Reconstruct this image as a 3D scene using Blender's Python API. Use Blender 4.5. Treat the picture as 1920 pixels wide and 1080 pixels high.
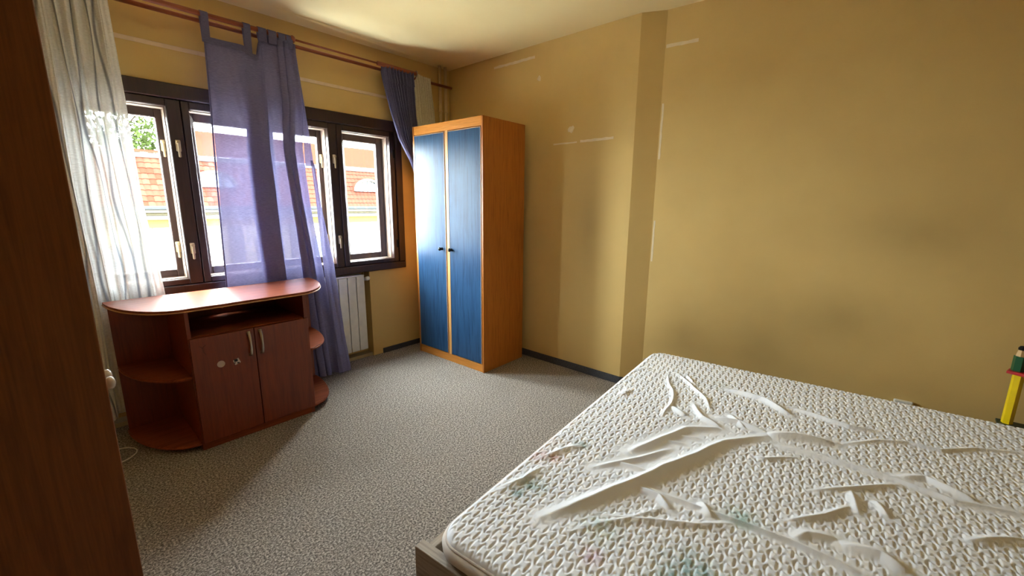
import bpy, bmesh, math, random
import numpy as np
from mathutils import Vector, Matrix

for o in list(bpy.data.objects):
    bpy.data.objects.remove(o)
S = bpy.context.scene
COL = S.collection
random.seed(7)
rng = np.random.default_rng(7)

# ------------------------------------------------------------------ camera
PITCH, ROLL, YAW, CAMH, FPX = 0.1973, 0.0086, 0.8481, 1.3637, 790.8
cy, sy, cp, sp = math.cos(YAW), math.sin(YAW), math.cos(PITCH), math.sin(PITCH)
F = Vector((sy * cp, cy * cp, -sp)); R = Vector((cy, -sy, 0)); U = R.cross(F)
cr, sr = math.cos(ROLL), math.sin(ROLL)
R2 = R * cr + U * sr; U2 = U * cr - R * sr
cam = bpy.data.cameras.new('camera')
cam.sensor_width = 36; cam.lens = FPX / 1920 * 36; cam.clip_start = 0.02; cam.clip_end = 300
co = bpy.data.objects.new('camera', cam); COL.objects.link(co)
co.matrix_world = Matrix(((R2.x, U2.x, -F.x, 0), (R2.y, U2.y, -F.y, 0), (R2.z, U2.z, -F.z, CAMH), (0, 0, 0, 1)))
S.camera = co

# ------------------------------------------------------------------ sky, sun, exposure
W = bpy.data.worlds.new('World'); S.world = W; W.use_nodes = True
bg = W.node_tree.nodes['Background']       # even white overcast sky
bg.inputs[0].default_value = (0.87, 0.945, 1.0, 1); bg.inputs[1].default_value = 56.0
FILL_LAMP = 4.5  # glow strength of the added, unseen fill lamp
pl = bpy.data.lights.new('window_portal', 'AREA'); pl.shape = 'RECTANGLE'; pl.size = 1.96; pl.size_y = 1.05; pl.cycles.is_portal = True   # guides the sampling of the sky light only
po = bpy.data.objects.new('window_portal', pl); COL.objects.link(po); po.location = (1.195, 3.506, 1.395); po.rotation_euler = (math.radians(-90), 0, 0)
S.view_settings.view_transform = 'Standard'; S.view_settings.look = 'None'
S.view_settings.gamma = 1; S.view_settings.use_curve_mapping = False
S.cycles.transparent_max_bounces = 16
S.view_settings.exposure = 0.8

# ------------------------------------------------------------------ materials
def lin(r, g, b):
    f = lambda c: (c / 255) / 12.92 if c / 255 <= 0.04045 else ((c / 255 + 0.055) / 1.055) ** 2.4
    return (f(r), f(g), f(b), 1)

class NT:
    def __init__(s, name):
        s.m = bpy.data.materials.new(name); s.m.use_nodes = True
        s.t = s.m.node_tree; s.b = s.t.nodes['Principled BSDF']; s.out = s.t.nodes['Material Output']
    def n(s, typ, **kw):
        nd = s.t.nodes.new(typ)
        for k, v in kw.items(): setattr(nd, k, v)
        return nd
    def l(s, a, b): s.t.links.new(a, b)
    def coords(s, scale=(1, 1, 1), src='Object'):
        tc = s.n('ShaderNodeTexCoord'); mp = s.n('ShaderNodeMapping'); mp.inputs['Scale'].default_value = scale
        s.l(tc.outputs[src], mp.inputs[0]); return mp.outputs[0]
    def noise(s, vec, scale, detail=3, rough=.5, dist=0):
        nd = s.n('ShaderNodeTexNoise'); s.l(vec, nd.inputs['Vector'])
        nd.inputs['Scale'].default_value = scale; nd.inputs['Detail'].default_value = detail
        nd.inputs['Roughness'].default_value = rough; nd.inputs['Distortion'].default_value = dist
        return nd.outputs[0]
    def ramp(s, fac, stops):
        nd = s.n('ShaderNodeValToRGB'); e = nd.color_ramp.elements
        while len(e) < len(stops): e.new(0.5)
        for i, (p, c) in enumerate(stops): e[i].position = p; e[i].color = c
        s.l(fac, nd.inputs[0]); return nd.outputs[0]
    def mix(s, fac, a, b):
        nd = s.n('ShaderNodeMix', data_type='RGBA')
        if isinstance(fac, float): nd.inputs[0].default_value = fac
        else: s.l(fac, nd.inputs[0])
        for v, i in ((a, 6), (b, 7)):
            if isinstance(v, tuple): nd.inputs[i].default_value = v
            else: s.l(v, nd.inputs[i])
        return nd.outputs[2]
    def bump(s, h, strength, dist=0.01):
        nd = s.n('ShaderNodeBump'); nd.inputs['Strength'].default_value = strength; nd.inputs['Distance'].default_value = dist
        s.l(h, nd.inputs['Height']); s.l(nd.outputs[0], s.b.inputs['Normal'])
    def color(s, c):
        if isinstance(c, tuple): s.b.inputs['Base Color'].default_value = c
        else: s.l(c, s.b.inputs['Base Color'])
    def rough(s, r): s.b.inputs['Roughness'].default_value = r; return s

def plain(name, c, rough=.5, metal=0, vary=.06, scale=20, spec=.5):
    t = NT(name); v = t.coords(); nz = t.noise(v, scale, 4)
    d = tuple(x * (1 - vary) for x in c[:3]) + (1,); e = tuple(min(1, x * (1 + vary)) for x in c[:3]) + (1,)
    t.color(t.ramp(nz, [(.3, d), (.7, e)])); t.rough(rough); t.b.inputs['Metallic'].default_value = metal; t.b.inputs['Specular IOR Level'].default_value = spec
    return t.m

def wood(name, c1, c2, grain='z', rough=.35, scale=6.0, spec=.5, bump=.06):
    t = NT(name); sc = {'z': (9, 9, .55), 'x': (.55, 9, 9), 'y': (9, .55, 9)}[grain]
    v = t.coords(sc); a = t.noise(v, scale, 6, .62, .6)
    fine = t.noise(t.coords({'z': (60, 60, 1.5), 'x': (1.5, 60, 60), 'y': (60, 1.5, 60)}[grain]), 5, 3)
    base = t.ramp(a, [(.32, c1), (.55, c2), (.72, tuple(x * .85 for x in c2[:3]) + (1,))])
    dk = t.ramp(fine, [(.35, (.78, .76, .74, 1)), (.6, (1, 1, 1, 1))])
    mx = t.n('ShaderNodeMix', data_type='RGBA', blend_type='MULTIPLY'); mx.inputs[0].default_value = .7
    t.l(base, mx.inputs[6]); t.l(dk, mx.inputs[7]); t.color(mx.outputs[2])
    t.rough(rough); t.b.inputs['Specular IOR Level'].default_value = spec
    t.bump(fine, bump, .002); return t.m

def wallmat(name, base, dirt, seed=0.0, smudges=()):
    t = NT(name); v = t.coords(); 
    big = t.noise(v, 1.1 + seed, 4, .6); med = t.noise(v, 5.5, 5, .6); fine = t.noise(v, 260, 2)
    c = t.mix(t.ramp(big, [(.45, (0, 0, 0, 1)), (.75, (.6, .6, .6, 1))]), base, dirt)
    c2 = t.mix(t.ramp(med, [(.55, (0, 0, 0, 1)), (.85, (.12, .12, .12, 1))]), c, tuple(x * .8 for x in dirt[:3]) + (1,))
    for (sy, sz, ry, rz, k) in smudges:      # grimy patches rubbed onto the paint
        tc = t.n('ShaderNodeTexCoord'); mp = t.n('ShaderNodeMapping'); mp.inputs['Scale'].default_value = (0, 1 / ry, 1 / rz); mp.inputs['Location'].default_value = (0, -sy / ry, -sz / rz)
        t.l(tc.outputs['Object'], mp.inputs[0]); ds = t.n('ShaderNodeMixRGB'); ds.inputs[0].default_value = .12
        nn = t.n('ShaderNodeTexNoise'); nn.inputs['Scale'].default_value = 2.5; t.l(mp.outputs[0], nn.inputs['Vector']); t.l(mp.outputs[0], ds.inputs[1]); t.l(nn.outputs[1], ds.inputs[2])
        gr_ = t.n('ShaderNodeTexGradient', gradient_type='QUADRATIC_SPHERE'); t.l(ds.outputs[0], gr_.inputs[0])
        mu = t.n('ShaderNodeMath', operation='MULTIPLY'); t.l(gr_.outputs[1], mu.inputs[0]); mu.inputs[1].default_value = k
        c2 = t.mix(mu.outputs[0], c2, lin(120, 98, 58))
    t.color(c2); t.rough(.75); t.b.inputs['Specular IOR Level'].default_value = .25
    t.bump(fine, .25, .002); return t.m

def sheer(name, col, transp, tcol, trans_mix=.5, weave=True, pattern=None):
    t = NT(name); t.t.nodes.remove(t.b)
    tr = t.n('ShaderNodeBsdfTransparent'); tr.inputs[0].default_value = tcol
    df = t.n('ShaderNodeBsdfDiffuse'); tl = t.n('ShaderNodeBsdfTranslucent')
    v = t.coords((1, 1, 1)); w = t.noise(t.coords((6, 6, 90)), 9, 3)
    c = t.mix(t.ramp(w, [(.35, (0, 0, 0, 1)), (.65, (1, 1, 1, 1))]), col, tuple(min(1, x * 1.35) for x in col[:3]) + (1,))
    if pattern:
        at = t.n('ShaderNodeAttribute', attribute_name='stripe'); c = t.mix(at.outputs['Fac'], c, pattern)
    t.l(c, df.inputs[0]); t.l(c, tl.inputs[0])
    m1 = t.n('ShaderNodeMixShader'); m1.inputs[0].default_value = trans_mix
    t.l(df.outputs[0], m1.inputs[1]); t.l(tl.outputs[0], m1.inputs[2])
    m2 = t.n('ShaderNodeMixShader')
    wv = t.n('ShaderNodeMapRange'); wv.inputs[1].default_value = .3; wv.inputs[2].default_value = .7
    wv.inputs[3].default_value = transp + .07; wv.inputs[4].default_value = transp - .07
    t.l(w, wv.inputs[0]); fac = wv.outputs[0]
    if pattern:
        ml = t.n('ShaderNodeMath', operation='MULTIPLY'); inv = t.n('ShaderNodeMath', operation='SUBTRACT'); inv.inputs[0].default_value = 1
        sc = t.n('ShaderNodeMath', operation='MULTIPLY'); sc.inputs[1].default_value = .6
        t.l(at.outputs['Fac'], sc.inputs[0]); t.l(sc.outputs[0], inv.inputs[1]); t.l(inv.outputs[0], ml.inputs[0]); t.l(fac, ml.inputs[1]); fac = ml.outputs[0]
    t.l(fac, m2.inputs[0]); t.l(m1.outputs[0], m2.inputs[1]); t.l(tr.outputs[0], m2.inputs[2])
    t.l(m2.outputs[0], t.out.inputs[0]); return t.m

def glassmat():
    t = NT('window_glass'); t.t.nodes.remove(t.b)
    tr = t.n('ShaderNodeBsdfTransparent'); tr.inputs[0].default_value = (.97, .98, .97, 1)
    gl = t.n('ShaderNodeBsdfGlossy'); gl.inputs['Roughness'].default_value = .02
    du = t.n('ShaderNodeBsdfDiffuse'); du.inputs[0].default_value = (.75, .72, .66, 1)
    fr0 = t.n('ShaderNodeFresnel'); fr0.inputs[0].default_value = 1.45; ge = t.n('ShaderNodeNewGeometry')
    om = t.n('ShaderNodeMath', operation='SUBTRACT'); om.inputs[0].default_value = 1; t.l(ge.outputs['Backfacing'], om.inputs[1])
    fr = t.n('ShaderNodeMath', operation='MULTIPLY'); t.l(fr0.outputs[0], fr.inputs[0]); t.l(om.outputs[0], fr.inputs[1])   # reflect at the entry face only
    m = t.n('ShaderNodeMixShader'); t.l(fr.outputs[0], m.inputs[0]); t.l(tr.outputs[0], m.inputs[1]); t.l(gl.outputs[0], m.inputs[2])
    nz = t.noise(t.coords(), 6, 5, .7); mr = t.n('ShaderNodeMapRange')
    mr.inputs[1].default_value = .45; mr.inputs[2].default_value = .8; mr.inputs[3].default_value = .001; mr.inputs[4].default_value = .010
    t.l(nz, mr.inputs[0])
    m2 = t.n('ShaderNodeMixShader'); t.l(mr.outputs[0], m2.inputs[0]); t.l(m.outputs[0], m2.inputs[1]); t.l(du.outputs[0], m2.inputs[2])
    t.l(m2.outputs[0], t.out.inputs[0]); return t.m

def carpetmat():
    t = NT('carpet'); v = t.coords()
    a = t.noise(v, 115, 3, .75); b = t.noise(v, 420, 2, .6); big = t.noise(v, 1.6, 4, .6)
    c = t.ramp(a, [(.38, lin(50, 47, 45)), (.5, lin(150, 141, 133)), (.62, lin(236, 224, 212))])
    c = t.mix(t.ramp(b, [(.4, (0, 0, 0, 1)), (.6, (.75, .75, .75, 1))]), c, lin(124, 115, 107))
    c = t.mix(t.ramp(big, [(.5, (0, 0, 0, 1)), (.75, (.25, .25, .25, 1))]), c, lin(112, 104, 94))
    t.color(c); t.rough(.95); t.b.inputs['Specular IOR Level'].default_value = .1
    t.bump(a, .9, .006); return t.m

def mattressmat():
    t = NT('mattress_fabric'); at = t.n('ShaderNodeAttribute', attribute_name='stain'); v = t.coords()
    nz = t.noise(v, 7, 4, .6)
    base = t.mix(t.ramp(nz, [(.4, (0, 0, 0, 1)), (.75, (.5, .5, .5, 1))]), lin(244, 247, 254), lin(238, 238, 240))
    br = t.noise(v, 38, 4, .7)
    k = t.n('ShaderNodeMath', operation='MULTIPLY'); t.l(at.outputs['Alpha'], k.inputs[0])
    t.l(t.ramp(br, [(.36, (.15, .15, .15, 1)), (.6, (1, 1, 1, 1))]), k.inputs[1])
    t.color(t.mix(k.outputs[0], base, at.outputs['Color'])); t.rough(.85); t.b.inputs['Specular IOR Level'].default_value = .2
    t.bump(t.noise(v, 500, 2), .15, .002); return t.m

WALL = wallmat('wall_paint_yellow', lin(216, 184, 118), lin(202, 168, 104))
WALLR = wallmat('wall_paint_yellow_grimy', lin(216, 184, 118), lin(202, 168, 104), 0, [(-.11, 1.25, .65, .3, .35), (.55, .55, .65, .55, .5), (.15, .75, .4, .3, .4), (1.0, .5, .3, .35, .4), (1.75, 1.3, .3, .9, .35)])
CEIL = wallmat('ceiling_paint', lin(250, 230, 178), lin(246, 222, 166), .3)
CARPET = carpetmat()
FRAME = wood('dark_window_wood', lin(36, 21, 18), lin(54, 31, 25), 'z', .4)
LINER = plain('box_liner_paint', lin(128, 108, 94), .6)
GLASS = glassmat()
ORANGE = wood('beech_laminate', lin(164, 94, 28), lin(190, 116, 42), 'z', .38)
ORANGEY = wood('beech_laminate_horizontal', lin(196, 122, 42), lin(218, 146, 62), 'y', .38)
BLUE = wood('blue_stained_wood', lin(30, 58, 92), lin(46, 82, 120), 'z', .36, 5, .2)
CHERRY = wood('cherry_laminate', lin(108, 43, 14), lin(126, 53, 19), 'z', .4)
CHERRYX = wood('cherry_laminate_top', lin(118, 58, 34), lin(146, 76, 46), 'x', .42, 6.0, .1)
EDGE = plain('pale_edge_band', lin(196, 150, 110), .5)
NEARW = wood('brown_laminate', lin(112, 62, 28), lin(134, 78, 36), 'z', .5)
OAK = wood('grey_oak_laminate', lin(120, 104, 88), lin(168, 152, 132), 'y', .55)
OAKX = wood('grey_oak_laminate_long', lin(120, 104, 88), lin(168, 152, 132), 'x', .55)
ROD = wood('rod_wood', lin(120, 58, 34), lin(150, 78, 46), 'x', .35)
WHITE = plain('radiator_enamel', lin(226, 222, 210), .4)
PIPE = plain('pipe_paint', lin(214, 190, 140), .5)
CREAM = plain('cream_plastic', lin(176, 158, 122), .45)
METAL = plain('brushed_metal', lin(190, 184, 176), .3, 1)
DARK = plain('dark_metal', lin(30, 30, 32), .3, .6)
BLUECLOTH = sheer('blue_sheer_fabric', lin(120, 118, 158), .085, (.74, .72, .92, 1), .085)
BLUEBAND = sheer('blue_header_fabric', lin(110, 108, 140), .03, (.6, .6, .8, 1), .3)
WHITECLOTH = sheer('white_sheer_fabric', lin(240, 240, 238), .085, (1, 1, 1, 1), .04, pattern=lin(96, 100, 116))
IVORY = sheer('ivory_fabric', lin(232, 226, 208), .1, (1, 1, 1, 1), .4)
MATT = mattressmat()
SKIRT = plain('charcoal_carpet_strip', lin(70, 70, 74), .95, 0, .35, 160)
MSIDE = plain('mattress_border_fabric', lin(222, 214, 206), .85)
TAPE = plain('tape_residue', lin(226, 208, 172), .5)

# ------------------------------------------------------------------ mesh helpers
class MB:
    def __init__(s): s.bm = bmesh.new(); s.smooth = False
    def box(s, x0, x1, y0, y1, z0, z1, bev=0, seg=1):
        r = bmesh.ops.create_cube(s.bm, size=1)
        for v in r['verts']:
            v.co = Vector((x0 + (v.co.x + .5) * (x1 - x0), y0 + (v.co.y + .5) * (y1 - y0), z0 + (v.co.z + .5) * (z1 - z0)))
        if bev:
            es = list({e for v in r['verts'] for e in v.link_edges})
            bmesh.ops.bevel(s.bm, geom=es, offset=bev, segments=seg, affect='EDGES', profile=.5)
        return s
    def prism(s, poly, z0, z1, bev=0):
        a = [s.bm.verts.new((x, y, z0)) for x, y in poly]; b = [s.bm.verts.new((x, y, z1)) for x, y in poly]
        n = len(poly); fs = [s.bm.faces.new(a[::-1]), s.bm.faces.new(b)]
        for i in range(n): fs.append(s.bm.faces.new((a[i], a[(i + 1) % n], b[(i + 1) % n], b[i])))
        if bev:
            es = list({e for f in fs[:2] for e in f.edges})
            bmesh.ops.bevel(s.bm, geom=es, offset=bev, segments=2, affect='EDGES', profile=.5)
        return s
    def tube(s, pts, r, seg=10, caps=True):
        pts = [Vector(p) for p in pts]; rs = r if isinstance(r, (list, tuple)) else [r] * len(pts)
        rings = []; up = None
        for i, p in enumerate(pts):
            d = (pts[min(i + 1, len(pts) - 1)] - pts[max(i - 1, 0)]).normalized()
            if up is None: up = d.orthogonal().normalized()
            up = (up - d * up.dot(d)).normalized(); w = d.cross(up)
            rings.append([s.bm.verts.new(p + (up * math.cos(a) + w * math.sin(a)) * rs[i]) for a in [2 * math.pi * k / seg for k in range(seg)]])
        for a, b in zip(rings, rings[1:]):
            for k in range(seg): s.bm.faces.new((a[k], a[(k + 1) % seg], b[(k + 1) % seg], b[k]))
        if caps: s.bm.faces.new(rings[0][::-1]); s.bm.faces.new(rings[-1])
        return s
    def lathe(s, origin, axis, prof, seg=16):
        origin = Vector(origin); axis = Vector(axis).normalized()
        return s.tube([origin + axis * h for h, r in prof], [max(r, 1e-4) for h, r in prof], seg)
    def grid(s, P):
        n, m = len(P), len(P[0]); V = [[s.bm.verts.new(p) for p in row] for row in P]
        for i in range(n - 1):
            for j in range(m - 1): s.bm.faces.new((V[i][j], V[i][j + 1], V[i + 1][j + 1], V[i + 1][j]))
        return s
    def build(s, name, mat, parent=None, smooth=False):
        bmesh.ops.recalc_face_normals(s.bm, faces=s.bm.faces)
        me = bpy.data.meshes.new(name); s.bm.to_mesh(me); s.bm.free()
        me.materials.append(mat)
        if smooth: me.polygons.foreach_set('use_smooth', [True] * len(me.polygons))
        o = bpy.data.objects.new(name, me); COL.objects.link(o)
        if parent: o.parent = parent
        return o

def tag(o, label=None, cat=None, group=None, kind=None):
    for k, v in (('label', label), ('category', cat), ('group', group), ('kind', kind)):
        if v: o[k] = v
    return o
def empty(name, loc=(0, 0, 0), rz=0):
    o = bpy.data.objects.new(name, None); COL.objects.link(o); o.location = loc; o.rotation_euler = (0, 0, rz); o.empty_display_size = .05
    return o
def struct(o, label=None): return tag(o, label, kind='structure')
def box(name, b, mat, parent=None, bev=0, seg=1): return MB().box(*b, bev=bev, seg=seg).build(name, mat, parent)

# ------------------------------------------------------------------ room shell
YW, HC, XL, YB = 3.346, 2.6, -0.56, -1.7
XF, XN0, XN1 = 2.855, 2.925, 3.14          # right wall: far section, near section start and end
YA, YC = 1.402, 1.256                      # chamfered step between them
T = .17
struct(MB().prism([(XL - .1, YB - .1), (3.3, YB - .1), (3.3, YW + .1), (XL - .1, YW + .1)], -.1, 0).build('floor', CARPET), 'grey speckled loop carpet covering the bedroom floor')
struct(MB().prism([(XL - .1, YB - .1), (3.3, YB - .1), (3.3, YW + T), (XL - .1, YW + T)], HC, HC + .1).build('ceiling', CEIL), 'pale yellow painted ceiling')
w = MB()
w.box(XL - .1, .11, YW, YW + T, .79, HC); w.box(2.262, 3.3, YW, YW + T, 0, HC)
w.box(.11, 2.262, YW, YW + T, 2.04, HC)
w.box(1.905, 2.262, YW, YW + T, 0, .79); w.box(XL - .1, 1.905, YW + .1, YW + T, 0, .79)
w.box(XL - .1, -.15, YW, YW + .1, 0, .79)
struct(w.build('wall_window', WALL), 'yellow painted wall around the window with a radiator niche')
struct(MB().prism([(XF, YW), (XF, YA), (XN0, YC), (XN1, YB), (3.3, YB), (3.3, YW)], 0, HC).build('wall_right', WALLR), 'yellow painted wall with a shallow step behind the bed')
struct(box('wall_left', (XL - .1, XL, YB, YW, 0, HC), WALL), 'yellow painted wall behind the near wardrobe')
struct(box('wall_back', (XL - .1, 3.3, YB - .1, YB, 0, HC), WALL), 'yellow painted wall behind the camera')
# carpet skirting turned up the walls
sk = MB().prism([(XF - .008, YW), (XF - .008, YA - .004), (XN0 - .008, YC - .004), (XN1 - .008, YB), (XN1, YB), (XN0, YC), (XF, YA), (XF, YW)], 0, .058)
struct(sk.build('baseboard_right', SKIRT), 'carpet strip turned up the foot of the right wall')
struct(box('baseboard_window', (2.0, XF - .008, YW - .008, YW, 0, .045), SKIRT), 'carpet strip turned up the foot of the window wall')
struct(box('trim_1', (-.3, 1.905, YW + .015, YW + .1, 0, .028), CREAM), 'pale ledge along the floor of the radiator niche')
# pale strip along the window wall and a shallow plaster ridge on the ceiling
st = MB(); st.box(-.2, .93, YW - .004, YW, 2.247, 2.272, .002); st.box(1.3, 2.2, YW - .004, YW, 2.228, 2.252, .002)
struct(st.build('trim_2', plain('strip_paint', lin(226, 202, 168), .6)), 'pale narrow strip across the wall above the window')
rows = []
for i in range(25):
    x = 1.2 + 1.3 * i / 24; k = math.sin(math.pi * i / 24) ** .7; y0 = 3.17 + .085 * i / 24
    rows.append([(x, y0 - .012, HC + .002), (x, y0 - .004, HC - .009 * k), (x, y0 + .012, HC - .011 * k), (x, y0 + .06, HC - .006 * k), (x, YW, HC + .002)])
struct(MB().grid(rows).build('trim_3', CEIL, smooth=True), 'shallow plaster ridge on the ceiling along the window wall')

# ------------------------------------------------------------------ window: four double casements
win = struct(empty('window_1', (1.18, YW, .79)), 'dark brown wooden double window with four casements')
def wbox(name, b, mat, parent=win, bev=.003):
    o = box(name, b, mat, None, bev); o.parent = parent
    o.matrix_parent_inverse = Matrix.Translation((-1.18, -YW, -.79)); return o
def adopt(o, parent=win):
    o.parent = parent; o.matrix_parent_inverse = Matrix.Translation((-1.18, -YW, -.79)); return o
cells = [(.235, .633), (.75, 1.15), (1.22, 1.617), (1.732, 2.157)]
outs = [(.29, .595), (.79, 1.105), (1.265, 1.58), (1.80, 2.093)]
sash = [(.185, .706), (.710, 1.188), (1.192, 1.684), (1.688, 2.205)]
Z0, Z1, ZO0, ZO1 = .872, 1.918, .925, 1.862
c = MB()
c.box(.10, 2.272, YW - .026, YW + .02, .775, .835, .005); c.box(.10, 2.272, YW - .026, YW + .02, 1.965, 2.052, .005)
c.box(.10, .185, YW - .026, YW + .02, .835, 1.965, .005); c.box(2.205, 2.272, YW - .026, YW + .02, .835, 1.965, .005)
adopt(c.build('casing', FRAME))
c = MB()
xs = [.11] + [v for a in cells for v in a] + [2.262]
for i in range(0, len(xs), 2): c.box(xs[i], xs[i + 1], YW + .03, YW + .15, .79, 2.04)
for a, b in cells: c.box(a, b, YW + .03, YW + .15, .79, Z0); c.box(a, b, YW + .03, YW + .15, Z1, 2.04)
adopt(c.build('box_frame', FRAME))
def ringframe(name, o, i, y0, y1, mat, bev=.004):
    m = MB(); (x0, x1, z0, z1), (a, b, p, q) = o, i
    m.box(x0, a, y0, y1, z0, z1, bev); m.box(b, x1, y0, y1, z0, z1, bev)
    m.box(a, b, y0, y1, z0, p, bev); m.box(a, b, y0, y1, q, z1, bev)
    return adopt(m.build(name, mat))
def latch(x, y, z, par):
    m = MB(); m.box(x - .013, x + .013, y - .006, y, z - .02, z + .05, .004)
    m.lathe((x, y - .002, z + .035), (0, -1, 0), [(0, .012), (.012, .012), (.016, .008)], 12)
    m.box(x - .008, x + .006, y - .02, y - .012, z - .055, z + .03, .004)
    o = adopt(m.build('latch', CREAM)); o.parent = par; o.matrix_parent_inverse = Matrix.Identity(4)
for k in range(4):
    a, b = cells[k]; p, q = sash[k]; u, v = outs[k]
    s_ = ringframe('sash', (p, q, .837, 1.963), (a, b, Z0, Z1), YW - .014, YW + .03, FRAME)
    if k: tag(s_)
    def sub(o, par):
        o.parent = par; o.matrix_parent_inverse = Matrix.Translation((-1.18, -YW, -.79)) if par is win else Matrix.Identity(4); return o
    sub(box('pane', (a - .004, b + .004, YW + .006, YW + .009, Z0 - .004, Z1 + .004), GLASS), s_)
    ringframe('liner', (a, b, Z0, Z1), (a + .004, b - .004, Z0 + .004, Z1 - .004), YW + .031, YW + .10, LINER, 0)
    so_ = ringframe('outer_sash', (a, b, Z0, Z1), (u, v, ZO0, ZO1), YW + .10, YW + .14, FRAME)
    sub(box('pane', (u - .004, v + .004, YW + .118, YW + .121, ZO0 - .004, ZO1 + .004), GLASS), so_)
    if k in (0, 2):
        for z in (1.68, 1.05): latch(b + .037 if k == 0 else q - .03, YW - .014, z, s_); latch(v + .022, YW + .10, z + .005, so_)
    hx = p + .012 if k in (0, 2) else q - .012
    for z in (1.0, 1.78):
        h = MB().tube([(hx, YW - .018, z - .035), (hx, YW - .018, z + .035)], .006, 8).build('hinge', DARK); sub(h, s_)

# ------------------------------------------------------------------ blue-door wardrobe
wd = tag(empty('wardrobe', (2.290, 2.318, 0), .0276), 'tall beech wardrobe with two blue doors in the room corner', 'wardrobe')
WW, WD, WH = .8285, .50, 1.994
box('side_panel', (0, WD, 0, .018, 0, WH), ORANGE, wd, .0012)
box('side_panel', (0, WD, WW - .018, WW, 0, WH), ORANGE, wd, .0012)
box('top_panel', (.02, WD, .018, WW - .018, WH - .03, WH - .012), ORANGEY, wd)
box('back_panel', (WD - .008, WD - .002, .018, WW - .018, .02, WH - .03), ORANGE, wd)
box('header_rail', (.002, .02, .018, WW - .018, 1.925, WH), ORANGEY, wd, .001)
box('plinth', (.004, .02, .018, WW - .018, 0, .068), ORANGEY, wd, .001)
box('center_stile', (.002, .02, .387, .425, .068, 1.925), wood('beech_stile', lin(206, 148, 82), lin(226, 172, 104), 'z', .4), wd, .001)
for y0, y1 in ((.0225, .384), (.428, WW - .0225)):
    d = box('door', (-.001, .017, y0, y1, .074, 1.916), BLUE, wd, .002)
    ky = y1 - .012 if y0 < .2 else y0 + .062
    ky = .362 if y0 < .2 else .482
    MB().lathe((-.001, ky, .985), (-1, 0, 0), [(0, .013), (.004, .013), (.007, .007), (.016, .007), (.02, .014), (.028, .016), (.033, .011), (.035, .002)], 14).build('knob', DARK, d, True)
    e = MB(); e.box(-.003, .0, y0 - .002, y0 + .002, .074, 1.916); e.box(-.003, .0, y1 - .002, y1 + .002, .074, 1.916)
    e.box(-.003, 0, y0, y1, 1.914, 1.919); e.build('edge_band', EDGE, d)

# ------------------------------------------------------------------ near wardrobe (side panel towards the viewer)
nw = tag(empty('wardrobe', (-.5, 1.0, 0)), 'brown wardrobe cut by the picture edge, plain side panel close up', 'wardrobe')
box('side_panel', (0, .550, 0, .018, 0, 2.1), NEARW, nw, .0012)
box('side_panel', (0, .550, .80, .818, 0, 2.1), NEARW, nw, .0012)
box('back_panel', (.002, .008, .018, .80, .02, 2.09), NEARW, nw)
box('top_panel', (.008, .53, .018, .80, 2.08, 2.098), NEARW, nw)
box('plinth', (.51, .528, .018, .80, 0, .07), NEARW, nw)
for y0, y1 in ((.020, .407), (.411, .798)):
    d = box('door', (.531, .549, y0, y1, .075, 2.075), NEARW, nw, .001)
    ky = y1 - .03 if y0 < .2 else y0 + .03
    MB().lathe((.549, ky, .925), (1, 0, 0), [(0, .012), (.004, .012), (.008, .007), (.016, .008), (.022, .015), (.029, .016), (.034, .011), (.036, .002)], 14).build('knob', METAL if 0 else plain('white_knob_ceramic', lin(216, 204, 190), .25), d, True)

# ------------------------------------------------------------------ cherry television stand
ts = tag(empty('television_stand', (.77, 2.93, 0)), 'cherry brown television stand with rounded open ends and two doors under the window', 'cabinet')
def tbox(n, b, m, bev=.001, par=ts):
    o = box(n, (b[0] - .77, b[1] - .77, b[2] - 2.93, b[3] - 2.93, b[4], b[5]), m, par, bev); return o
FY, BY = 2.682, 3.185
def endshape(x0, x1, y0, y1, rx):  # stadium-like plan: elliptical ends
    pts = []
    ym, ry = BY, BY - y0
    n = 14
    for i in range(n + 1):
        a = math.pi / 2 * i / n; pts.append((x0 + rx - rx * math.cos(a) ** .8 if 0 else x0 + rx * (1 - math.cos(a)), ym - ry * math.sin(a)))
    for i in range(n + 1):
        a = math.pi / 2 * (1 - i / n); pts.append((x1 - rx * (1 - math.cos(a)), ym - ry * math.sin(a)))
    return [(x - .77, y - 2.93) for x, y in pts]
MB().prism(endshape(.200, 1.318, FY - .008, BY, .27), .792, .812, .002).build('top', CHERRYX, ts)
tp = endshape(.1995, 1.3185, FY - .0085, BY, .27)
m = MB()
for (a, b) in zip(tp, tp[1:]):
    d = Vector((b[0] - a[0], b[1] - a[1])); nrm = Vector((d.y, -d.x)).normalized() * -.0008 if 0 else Vector((0, 0))
m.tube([(x, y, .797) for x, y in tp], .0035, 6).build('edge_band', EDGE, ts, True)
for x in (.462, 1.062): tbox('side_panel', (x, x + .018, FY + .004, BY, 0, .792), CHERRY)
tbox('shelf', (.48, 1.062, FY + .02, BY - .01, .632, .648), CHERRYX)
tbox('bottom_panel', (.48, 1.062, FY + .02, BY - .01, .03, .046), CHERRYX)
tbox('plinth', (.48, 1.062, FY + .006, FY + .022, 0, .044), CHERRYX)
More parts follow.
